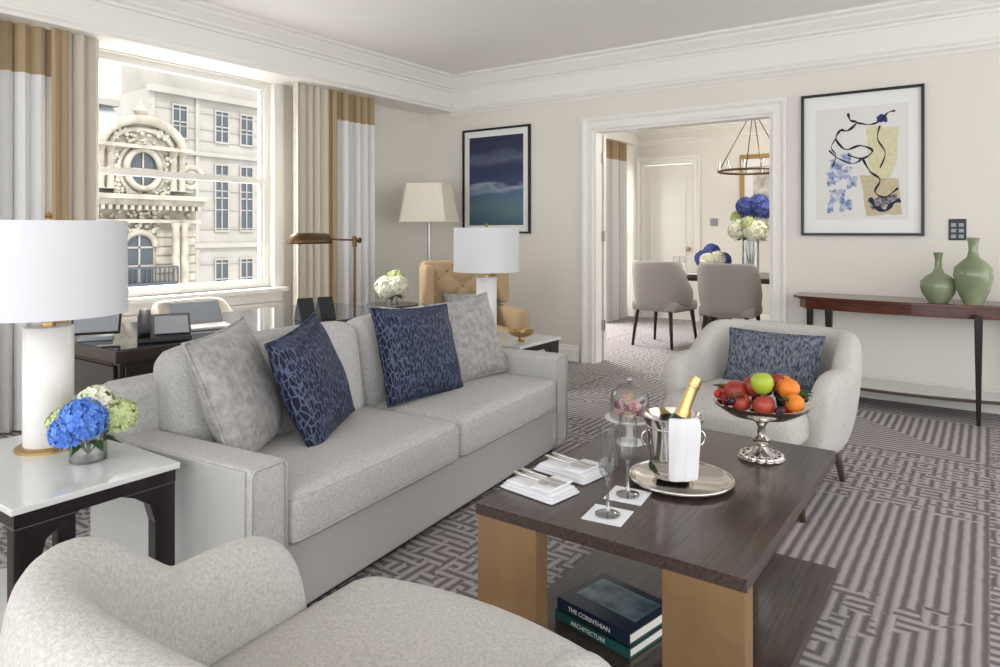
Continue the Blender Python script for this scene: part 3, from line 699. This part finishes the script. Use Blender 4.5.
cushion('seat',.50,.50,.11,.045,'beige_fab',g,(0,-.02,.44),crown=.01,n=8)
for i,(x,y) in enumerate(((.2,-.2),(-.2,-.2),(.2,.2),(-.2,.2))): tube('leg_%d'%i,[(x*1.15,y*1.15,0),(x,y,.42)],[.013,.02],'dark_leg',g)
g=group('pharmacy_floor_lamp',(-3.92,3.64,0))
lathe('base',[(0,0),(.13,0),(.13,.015),(.11,.025),(.02,.03),(0,.03)],'abrass',g)
cyl('pole',.010,.03,1.17,'abrass',g); cyl('joint',.018,1.13,1.21,'abrass',g)
tube('arm',[(0,.04,1.18),(0,-.22,1.19),(0,-.30,1.215)],.007,'abrass',g)
sphere('counterweight',.022,'abrass',g,(0,.05,1.18))
bm=bmesh.new(); n=12; A=[]
for k,(yy,rs) in enumerate(((-.26,.05),(-.28,.075),(-.54,.08),(-.58,.055))):
    A.append([bm.verts.new((rs*math.cos(math.pi*i/n),yy,1.16+rs*1.0*math.sin(math.pi*i/n))) for i in range(n+1)])
for a,b_ in zip(A,A[1:]):
    for i in range(n): bm.faces.new((a[i],a[i+1],b_[i+1],b_[i]))
bm.faces.new(A[0]); bm.faces.new(A[-1])
o=fin('shade',bm,'abrass',g,True); o.modifiers.new('sol','SOLIDIFY').thickness=.004
g=group('side_table',(-3.95,4.08,0))
lathe('top',[(0,.63),(.20,.63),(.21,.64),(.21,.66),(0,.66)],'espresso',g,seg=40); cyl('pedestal',.022,.03,.63,'espresso',g); lathe('foot',[(0,0),(.15,0),(.14,.02),(.03,.04),(0,.04)],'espresso',g)
bouquet('white_hydrangea_vase',(-3.95,4.07,.66),[((-.06,-.01,.14),.08,0),((.07,0,.15),.08,0),((0,.05,.19),.08,1),((.0,-.06,.12),.07,0)],['petal_w','petal_g'],('cyl',.05,.10),fs=.019,seed=4)
# tufted armchair, facing into the room
TR=math.radians(58)
g=group('tufted_armchair',(-3.46,4.52,0),TR)
cushion('back_frame',.72,.13,.80,.055,'tan_fab',g,(0,.33,.60),n=10)
for sx_ in (-1,1):
    cushion('arm_%d'%sx_,.11,.62,.42,.05,'tan_fab',g,(sx_*.33,.02,.41),n=8)
    cushion('wing_%d'%sx_,.09,.20,.34,.04,'tan_fab',g,(sx_*.335,.22,.80),n=8)
cushion('deck',.64,.62,.18,.03,'tan_fab',g,(0,-.01,.26),n=6)
cushion('seat',.54,.58,.14,.05,'tan_fab',g,(0,-.05,.39),crown=.02,n=8)
bm=bmesh.new(); NX,NZ=44,40; R=[]
for j in range(NZ+1):
    row=[]
    for i in range(NX+1):
        x=-.29+.58*i/NX; z=.44+.52*j/NZ
        a_=(x/.145+z/.13)*math.pi/1.0; b_=(x/.145-z/.13)*math.pi/1.0
        bul=abs(math.sin(a_/2))**.6*abs(math.sin(b_/2))**.6
        ed=min(1,min(i,NX-i)/4,min(j,NZ-j)/4)
        row.append(bm.verts.new((x,.268-.042*bul*ed,z)))
    R.append(row)
for j in range(NZ):
    for i in range(NX): bm.faces.new((R[j][i],R[j][i+1],R[j+1][i+1],R[j+1][i]))
fin('tufted_back',bm,'tan_fab',g,True)
for r_ in range(-1,9):
    for c_ in range(-2,3):
        x_=.145*(c_+(.5 if r_%2 else 0)); z_=.52+.065*r_
        # buttons sit where both diagonals cross
        if abs(x_)<.27 and .47<z_<.94: sphere('button_%d_%d'%(r_,c_),.011,'tan_dark',g,(x_,.262,z_),(1,.5,1),seg=8)
for i,(x,y) in enumerate(((.28,-.26),(-.28,-.26),(.28,.33),(-.28,.33))): tube('leg_%d'%i,[(x,y,0),(x,y,.2)],[.014,.024],'dark_leg',g)
fx_,fy_=math.sin(TR),-math.cos(TR)
pillow('chair_pillow',.40,.25,.11,'silver_fab',(-3.46-fx_*.13,4.52-fy_*.13,.605),(math.radians(-16),0,TR),seed=12)
g=group('floor_lamp',(-4.58,5.25,0),math.radians(20))
lathe('base',[(0,0),(.15,0),(.15,.02),(.02,.03),(0,.03)],'nickel',g); cyl('pole',.018,.03,1.36,'nickel',g)
bm=bmesh.new(); R=[]
for h_,s_ in ((1.34,.245),(1.72,.185)):
    R.append([bm.verts.new((x*s_,y*s_,h_)) for x,y in ((1,.85),(.85,1),(-.85,1),(-1,.85),(-1,-.85),(-.85,-1),(.85,-1),(1,-.85))])
for i in range(8): bm.faces.new((R[0][i],R[0][(i+1)%8],R[1][(i+1)%8],R[1][i]))
o=fin('shade',bm,'shade2',g); o.modifiers.new('sol','SOLIDIFY').thickness=.004
tube('spider',[(-.18,0,1.69),(.18,0,1.69)],.003,'nickel',g); cyl('stem',.006,1.36,1.74,'nickel',g)
# ------------------------------------------------------------------ art
def frame_art(name,x0,x1,z0,z1,y,fw=.02):
    g=group(name)
    boxes('frame',[(x0,x1,y-.03,y,z1-fw,z1),(x0,x1,y-.03,y,z0,z0+fw),(x0,x0+fw,y-.03,y,z0+fw,z1-fw),(x1-fw,x1,y-.03,y,z0+fw,z1-fw)],'frame',g)
    box('mat_board',x0+fw,x1-fw,y-.012,y-.002,z0+fw,z1-fw,'matboard',g)
    return g
g=frame_art('framed_abstract_print',-4.61,-3.755,1.225,2.32,YW)
m,nt,b=newmat('abstract_landscape'); N=nt.nodes.new
tc=N('ShaderNodeTexCoord'); sx=N('ShaderNodeSeparateXYZ'); nt.links.new(tc.outputs['Generated'],sx.inputs[0])
no=N('ShaderNodeTexNoise'); mp=N('ShaderNodeMapping'); mp.inputs['Scale'].default_value=(1.2,1,5); mp.inputs['Rotation'].default_value=(0,.35,0); nt.links.new(tc.outputs['Generated'],mp.inputs[0]); nt.links.new(mp.outputs[0],no.inputs['Vector']); no.inputs['Scale'].default_value=1.6; no.inputs['Detail'].default_value=8
ma=N('ShaderNodeMath'); ma.operation='MULTIPLY_ADD'; ma.inputs[1].default_value=.28; nt.links.new(no.outputs['Fac'],ma.inputs[0]); nt.links.new(sx.outputs[2],ma.inputs[2])
su=N('ShaderNodeMath'); su.operation='SUBTRACT'; su.inputs[1].default_value=.14; nt.links.new(ma.outputs[0],su.inputs[0])
r=N('ShaderNodeValToRGB'); cr=r.color_ramp
cr.elements[0].position=0; cr.elements[0].color=(.04,.09,.13,1); cr.elements[1].position=1; cr.elements[1].color=(.016,.018,.05,1)
for p,cc in ((.2,(.09,.165,.19)),(.36,(.06,.12,.21)),(.44,(.26,.31,.38)),(.48,(.03,.05,.13)),(.62,(.018,.025,.075)),(.74,(.08,.10,.16)),(.84,(.018,.025,.07))):
    e_=cr.elements.new(p); e_.color=(*cc,1)
nt.links.new(su.outputs[0],r.inputs[0]); nt.links.new(r.outputs[0],b.inputs['Base Color']); b.inputs['Roughness'].default_value=.5
box('print',-4.61+.085,-3.755-.085,YW-.014,YW-.012,1.225+.085,2.32-.085,m,g)
g=frame_art('framed_ink_artwork',-1.215,-.385,1.215,2.31,YW)
ax0,ax1,az0,az1=-1.215,-.385,1.215,2.31
def A2(u,v): return (ax0+(ax1-ax0)*u,az1-(az1-az0)*v)
def rough(pts,amp=.012,seg=5,seed=3):
    rnd=random.Random(seed); out=[]
    for i in range(len(pts)):
        a=pts[i]; b_=pts[(i+1)%len(pts)]
        for k in range(seg):
            t=k/seg; out.append((a[0]+(b_[0]-a[0])*t+rnd.uniform(-amp,amp),a[1]+(b_[1]-a[1])*t+rnd.uniform(-amp,amp)))
    return out
def patch(nm,pts,col,y,nz=None,amp=.01):
    pts=rough(pts,amp) if amp else pts
    bm=bmesh.new(); vs=[bm.verts.new((A2(u,v)[0],y,A2(u,v)[1])) for u,v in pts]; bm.faces.new(vs)
    fin(nm,bm,nz if nz else mat('ink_'+nm,col,.8),g)
def scr(nm,col,c2,scl): return mat('ink_'+nm,col,.8,col2=c2,nscale=scl)
patch('paper',[(.13,.11),(.88,.11),(.88,.89),(.13,.89)],(.70,.69,.65),YW-.013,None,0)
patch('yellow',[(.55,.25),(.80,.27),(.79,.50),(.74,.60),(.57,.60)],None,YW-.0135,scr('yellow',(.62,.57,.32),(.66,.62,.44),30),.006)
patch('cream',[(.50,.58),(.80,.62),(.83,.86),(.55,.86)],None,YW-.0137,scr('cream',(.58,.50,.32),(.46,.40,.28),60),.006)
for i,(cu_,cv_,w_,h_) in enumerate(((.30,.50,.10,.07),(.38,.47,.09,.08),(.35,.57,.14,.09),(.26,.60,.07,.09),(.43,.63,.08,.07),(.31,.72,.12,.08),(.38,.79,.10,.07),(.25,.80,.05,.07))):
    patch('blue_wash_%d'%i,[(cu_-w_/2,cv_-h_/2),(cu_+w_/2,cv_-h_/2),(cu_+w_/2,cv_+h_/2),(cu_-w_/2,cv_+h_/2)],None,YW-.0138-.0001*i,scr('wash%d'%i,(.13,.20,.42),(.64,.65,.67),34),.014)
patch('navy_band',[(.56,.76),(.78,.72),(.80,.78),(.60,.82)],None,YW-.0150,scr('band',(.02,.03,.12),(.40,.35,.26),50),.01)
patch('blue_dot',[(.63,.195),(.67,.175),(.71,.195),(.715,.225),(.67,.235),(.63,.225)],(.02,.035,.16),YW-.0151,None,.007)
def stroke(nm,pts,w_,col,k_=0):
    P=[A2(u,v) for u,v in pts]
    Q=[]
    for i in range(len(P)-1):
        p0=P[max(i-1,0)];p1=P[i];p2=P[i+1];p3=P[min(i+2,len(P)-1)]
        for t in [k/6 for k in range(6)]:
            Q.append(tuple(.5*((2*p1[c])+(-p0[c]+p2[c])*t+(2*p0[c]-5*p1[c]+4*p2[c]-p3[c])*t*t+(-p0[c]+3*p1[c]-3*p2[c]+p3[c])*t**3) for c in (0,1)))
    Q.append(P[-1]); bm=bmesh.new(); prev=None
    for i,q in enumerate(Q):
        a=Q[max(i-1,0)];b_=Q[min(i+1,len(Q)-1)]; dx_,dz_=b_[0]-a[0],b_[1]-a[1]; l=math.hypot(dx_,dz_) or 1
        ww=w_*(.7+.3*math.sin(i*.9)); nx,nz=-dz_/l*ww/2,dx_/l*ww/2
        yy=YW-.0152-.0001*k_
        v1=bm.verts.new((q[0]+nx,yy,q[1]+nz)); v2=bm.verts.new((q[0]-nx,yy,q[1]-nz))
        if prev: bm.faces.new((prev[0],v1,v2,prev[1]))
        prev=(v1,v2)
    fin(nm,bm,mat('ink_'+nm,col,.7),g)
K=(.01,.01,.015)
stroke('ink_line_1',[(.40,.15),(.42,.20),(.47,.22),(.40,.27),(.34,.26)],.020,K,0)
stroke('ink_line_2',[(.47,.22),(.58,.24),(.66,.22),(.72,.17),(.78,.16)],.015,K,1)
stroke('ink_line_3',[(.34,.26),(.30,.32),(.38,.40),(.50,.38),(.60,.42),(.52,.47),(.40,.44)],.018,K,2)
stroke('ink_line_4',[(.24,.40),(.32,.46),(.44,.50),(.52,.47)],.014,(.02,.03,.12),3)
stroke('ink_line_5',[(.52,.47),(.58,.56),(.66,.62),(.62,.70),(.70,.74),(.80,.68)],.017,K,4)
stroke('ink_line_6',[(.58,.74),(.62,.80),(.70,.83),(.76,.78),(.82,.76)],.034,(.01,.015,.05),5)
stroke('ink_line_7',[(.66,.25),(.64,.34),(.70,.44),(.66,.54)],.012,K,6)
stroke('ink_line_8',[(.30,.32),(.26,.38),(.30,.44),(.27,.52)],.010,K,7)
g=group('light_switch'); box('plate',-.24,-.135,YW-.008,YW,1.185,1.335,'frame',g,.003)
boxes('buttons',[(-.225+.045*i,-.195+.045*i,YW-.011,YW-.008,1.2+.04*j,1.225+.04*j) for i in range(2) for j in range(3)],'grey_plastic',g)
# ------------------------------------------------------------------ console
g=group('console_table',(-.5,5.82,0))
def console_outline(hw,dp,bow,n=18):
    pts=[(-hw,0),(-hw,-dp*.55)]
    for i in range(n+1):
        t=-1+2*i/n; pts.append((t*(hw-.06),-dp*.80-bow*(1-t*t)))
    pts+=[(hw,-dp*.55),(hw,0)]
    return pts
def slab(nm,pts,z0,z1,m_,bev=.003):
    bm=bmesh.new(); A=[bm.verts.new((x,y,z0)) for x,y in pts]; B=[bm.verts.new((x,y,z1)) for x,y in pts]
    bm.faces.new(A);bm.faces.new(B)
    for i in range(len(pts)):
        j=(i+1)%len(pts); bm.faces.new((A[i],A[j],B[j],B[i]))
    return fin(nm,bm,m_,g,bevel=bev)
slab('top',console_outline(.72,.42,.10),.748,.77,'red_wood'); slab('apron',console_outline(.68,.38,.09),.675,.748,'red_wood')
slab('shelf',console_outline(.66,.36,.09),.125,.145,'walnut'); slab('shelf_top',console_outline(.64,.34,.09),.145,.15,'glasstop',0)
for i,(x,y) in enumerate(((-.44,-.42),(.44,-.42),(-.64,-.04),(.64,-.04))):
    bm=bmesh.new(); addbox(bm,x-.024,x+.024,y-.024,y+.024,0,.70)
    for v in bm.verts:
        if v.co.z<.1: v.co.x=x+(v.co.x-x)*.5; v.co.y=y+(v.co.y-y)*.5
    fin('leg_%d'%i,bm,'dark_leg',g,bevel=.003)
def vase(name,x,y,z,prof,col):
    g_=group(name,(x,y,z)); lathe('body',prof,col,g_,seg=40)
vase('celadon_vase',-.285,5.52,.77,[(0,0),(.055,0),(.062,.01),(.095,.06),(.108,.10),(.105,.14),(.075,.175),(.035,.20),(.022,.23),(.02,.29),(.03,.335),(.026,.336),(.015,.29),(0,.25)],'celadon')
vase('celadon_vase',-.09,5.47,.77,[(0,0),(.05,0),(.058,.015),(.095,.10),(.112,.19),(.106,.24),(.07,.28),(.036,.31),(.026,.35),(.028,.40),(.038,.435),(.034,.437),(.022,.40),(0,.34)],'celadon')
# ------------------------------------------------------------------ dining
def dining_chair(x,y,r):
    g=group('dining_chair',(x,y,0),r)
    shell('shell','dinfab',g,.32,-.18,.30,.66,.93,.40,.07,-.1,.2,taper=.86)
    cushion('seat',.54,.52,.12,.04,'dinfab',g,(0,-.03,.44),n=8)
    for i,(a,b_) in enumerate(((.22,-.22),(-.22,-.22),(.2,.2),(-.2,.2))): tube('leg_%d'%i,[(a*1.2,b_*1.2,0),(a,b_,.42)],[.014,.024],'dark_leg',g)
dining_chair(-2.93,7.25,math.radians(172)); dining_chair(-2.17,7.15,math.radians(184)); dining_chair(-1.3,7.25,math.radians(190))
g=group('dining_table',(-1.9,8.1,0))
cushion('top',2.2,1.15,.06,.02,'desk',g,(0,0,.72),n=6)
for i,x in enumerate((-.7,.7)):
    box('pedestal_%d'%i,x-.08,x+.08,-.3,.3,.06,.70,'desk',g,.01); box('foot_%d'%i,x-.12,x+.12,-.4,.4,0,.06,'desk',g,.01)
bouquet('blue_hydrangea_bowl',(-2.68,8.08,.75),[((-.09,0,.17),.09,0),((.08,-.03,.17),.09,1),((0,.04,.25),.09,0),((0,-.1,.15),.085,1),((.13,.06,.16),.08,0)],['petal_db','petal_w'],('cyl',.08,.12),fs=.03,seed=6)
bouquet('tall_flower_vase',(-2.2,8.0,.75),[((-.12,0,.52),.12,0),((.07,-.06,.50),.12,0),((-.02,.05,.66),.11,1),((.13,.04,.62),.11,0),((-.05,-.03,.78),.09,1),((.09,0,.80),.10,1),((-.14,.02,.64),.08,2),((.0,-.1,.58),.07,2),((.16,-.03,.72),.09,1)],['petal_w','petal_db','petal_g'],('cyl',.09,.42),fs=.034,seed=8)
for i,(x,y) in enumerate(((-2.94,7.66),(-2.93,7.82),(-2.42,7.66),(-1.85,7.70),(-2.4,8.50))):
    g=group('wine_glass',(x,y,.75)); lathe('glass',[(0,.003),(.035,.001),(.01,.006),(.004,.012),(.004,.09),(.02,.105),(.038,.14),(.038,.17),(.03,.21)],'glass',g,seg=20)
for i,(x,y) in enumerate(((-2.7,7.70),(-2.18,7.70))):
    g=group('dinner_plate',(x,y,.75)); lathe('plate',[(0,.003),(.08,.003),(.13,.015),(.13,.012),(.08,0),(0,0)],'marble',g)
g=group('ring_chandelier',(-2.2,8.1,0))
rg=[(.38*math.cos(a*math.pi/24),.38*math.sin(a*math.pi/24),1.93) for a in range(48)]
tube('ring',rg,.014,'abrass',g,8,True)
for i in range(4):
    a=i*math.pi/2+.5; tube('rod_%d'%i,[(.38*math.cos(a),.38*math.sin(a),1.93),(.03*math.cos(a),.03*math.sin(a),2.58)],.006,'abrass',g)
for i in range(12):
    a=i*math.pi/6; cyl('glass_cup_%d'%i,.026,1.94,2.03,'stemglass',g,(.38*math.cos(a),.38*math.sin(a),0),12); cyl('candle_%d'%i,.012,1.94,2.0,'shade2',g,(.38*math.cos(a),.38*math.sin(a),0),12)
cyl('stem',.012,2.57,2.8,'abrass',g); lathe('canopy',[(0,2.77),(.06,2.775),(.06,2.8),(0,2.8)],'abrass',g)
g=group('brass_framed_art'); 
boxes('frame',[(-2.72,-1.95,DY-.03,DY,2.20,2.26),(-2.72,-1.95,DY-.03,DY,1.45,1.51),(-2.72,-2.66,DY-.03,DY,1.51,2.20),(-2.01,-1.95,DY-.03,DY,1.51,2.20)],'brass',g)
box('mat_board',-2.66,-2.01,DY-.02,DY-.005,1.51,2.20,'matboard',g); box('print',-2.55,-2.12,DY-.022,DY-.02,1.62,2.1,mat('art_grey',(.35,.32,.27),.8,col2=(.65,.63,.58),nscale=8),g)
g=group('thermostat'); box('body',-3.12,-3.02,DY-.02,DY,1.32,1.42,'grey_plastic',g,.004)
# ------------------------------------------------------------------ lights
w=bpy.data.worlds.new('World'); sc.world=w; w.use_nodes=True
bg=w.node_tree.nodes['Background']; bg.inputs[0].default_value=(.96,.978,1,1); bg.inputs[1].default_value=3.0
def area(name,loc,target,sx_,sy_,power,col=(1,1,1)):
    l=bpy.data.lights.new(name,'AREA'); l.shape='RECTANGLE'; l.size=sx_; l.size_y=sy_; l.energy=power; l.color=col
    o=bpy.data.objects.new(name,l); COL.objects.link(o); o.location=loc
    o.rotation_euler=(Vector(target)-Vector(loc)).to_track_quat('-Z','Y').to_euler(); return o
area('added_window_key',(-6.3,3.0,3.9),(-3.5,2.9,.8),2.2,1.2,1100,(1,.985,.96))  # unseen area lamp added above the window to strengthen its daylight
area('added_dining_key',(-5.9,7.7,3.6),(-3.0,7.8,.8),2.2,1.2,450,(1,.985,.96))  # another unseen area lamp, added outside the dining room window
l=bpy.data.lights.new('chandelier_light','POINT'); l.energy=60; l.shadow_soft_size=.3; l.color=(1,.93,.82); o=bpy.data.objects.new('chandelier_light',l); COL.objects.link(o); o.location=(-1.6,7.6,2.3)
sn=bpy.data.lights.new('sun','SUN'); sn.energy=3.6; sn.angle=.02; o=bpy.data.objects.new('sun',sn); COL.objects.link(o)
o.rotation_euler=Vector((-.55,.45,-.8)).to_track_quat('-Z','Y').to_euler()
# ------------------------------------------------------------------ camera
cd=bpy.data.cameras.new('camera'); cd.sensor_width=36; cd.lens=24.95; cd.shift_y=-.1025; cd.clip_end=300; cd.clip_start=.05
co=bpy.data.objects.new('camera',cd); COL.objects.link(co); co.location=(0,0,1.25); co.rotation_euler=(math.pi/2,0,math.atan(490/693.0)); sc.camera=co
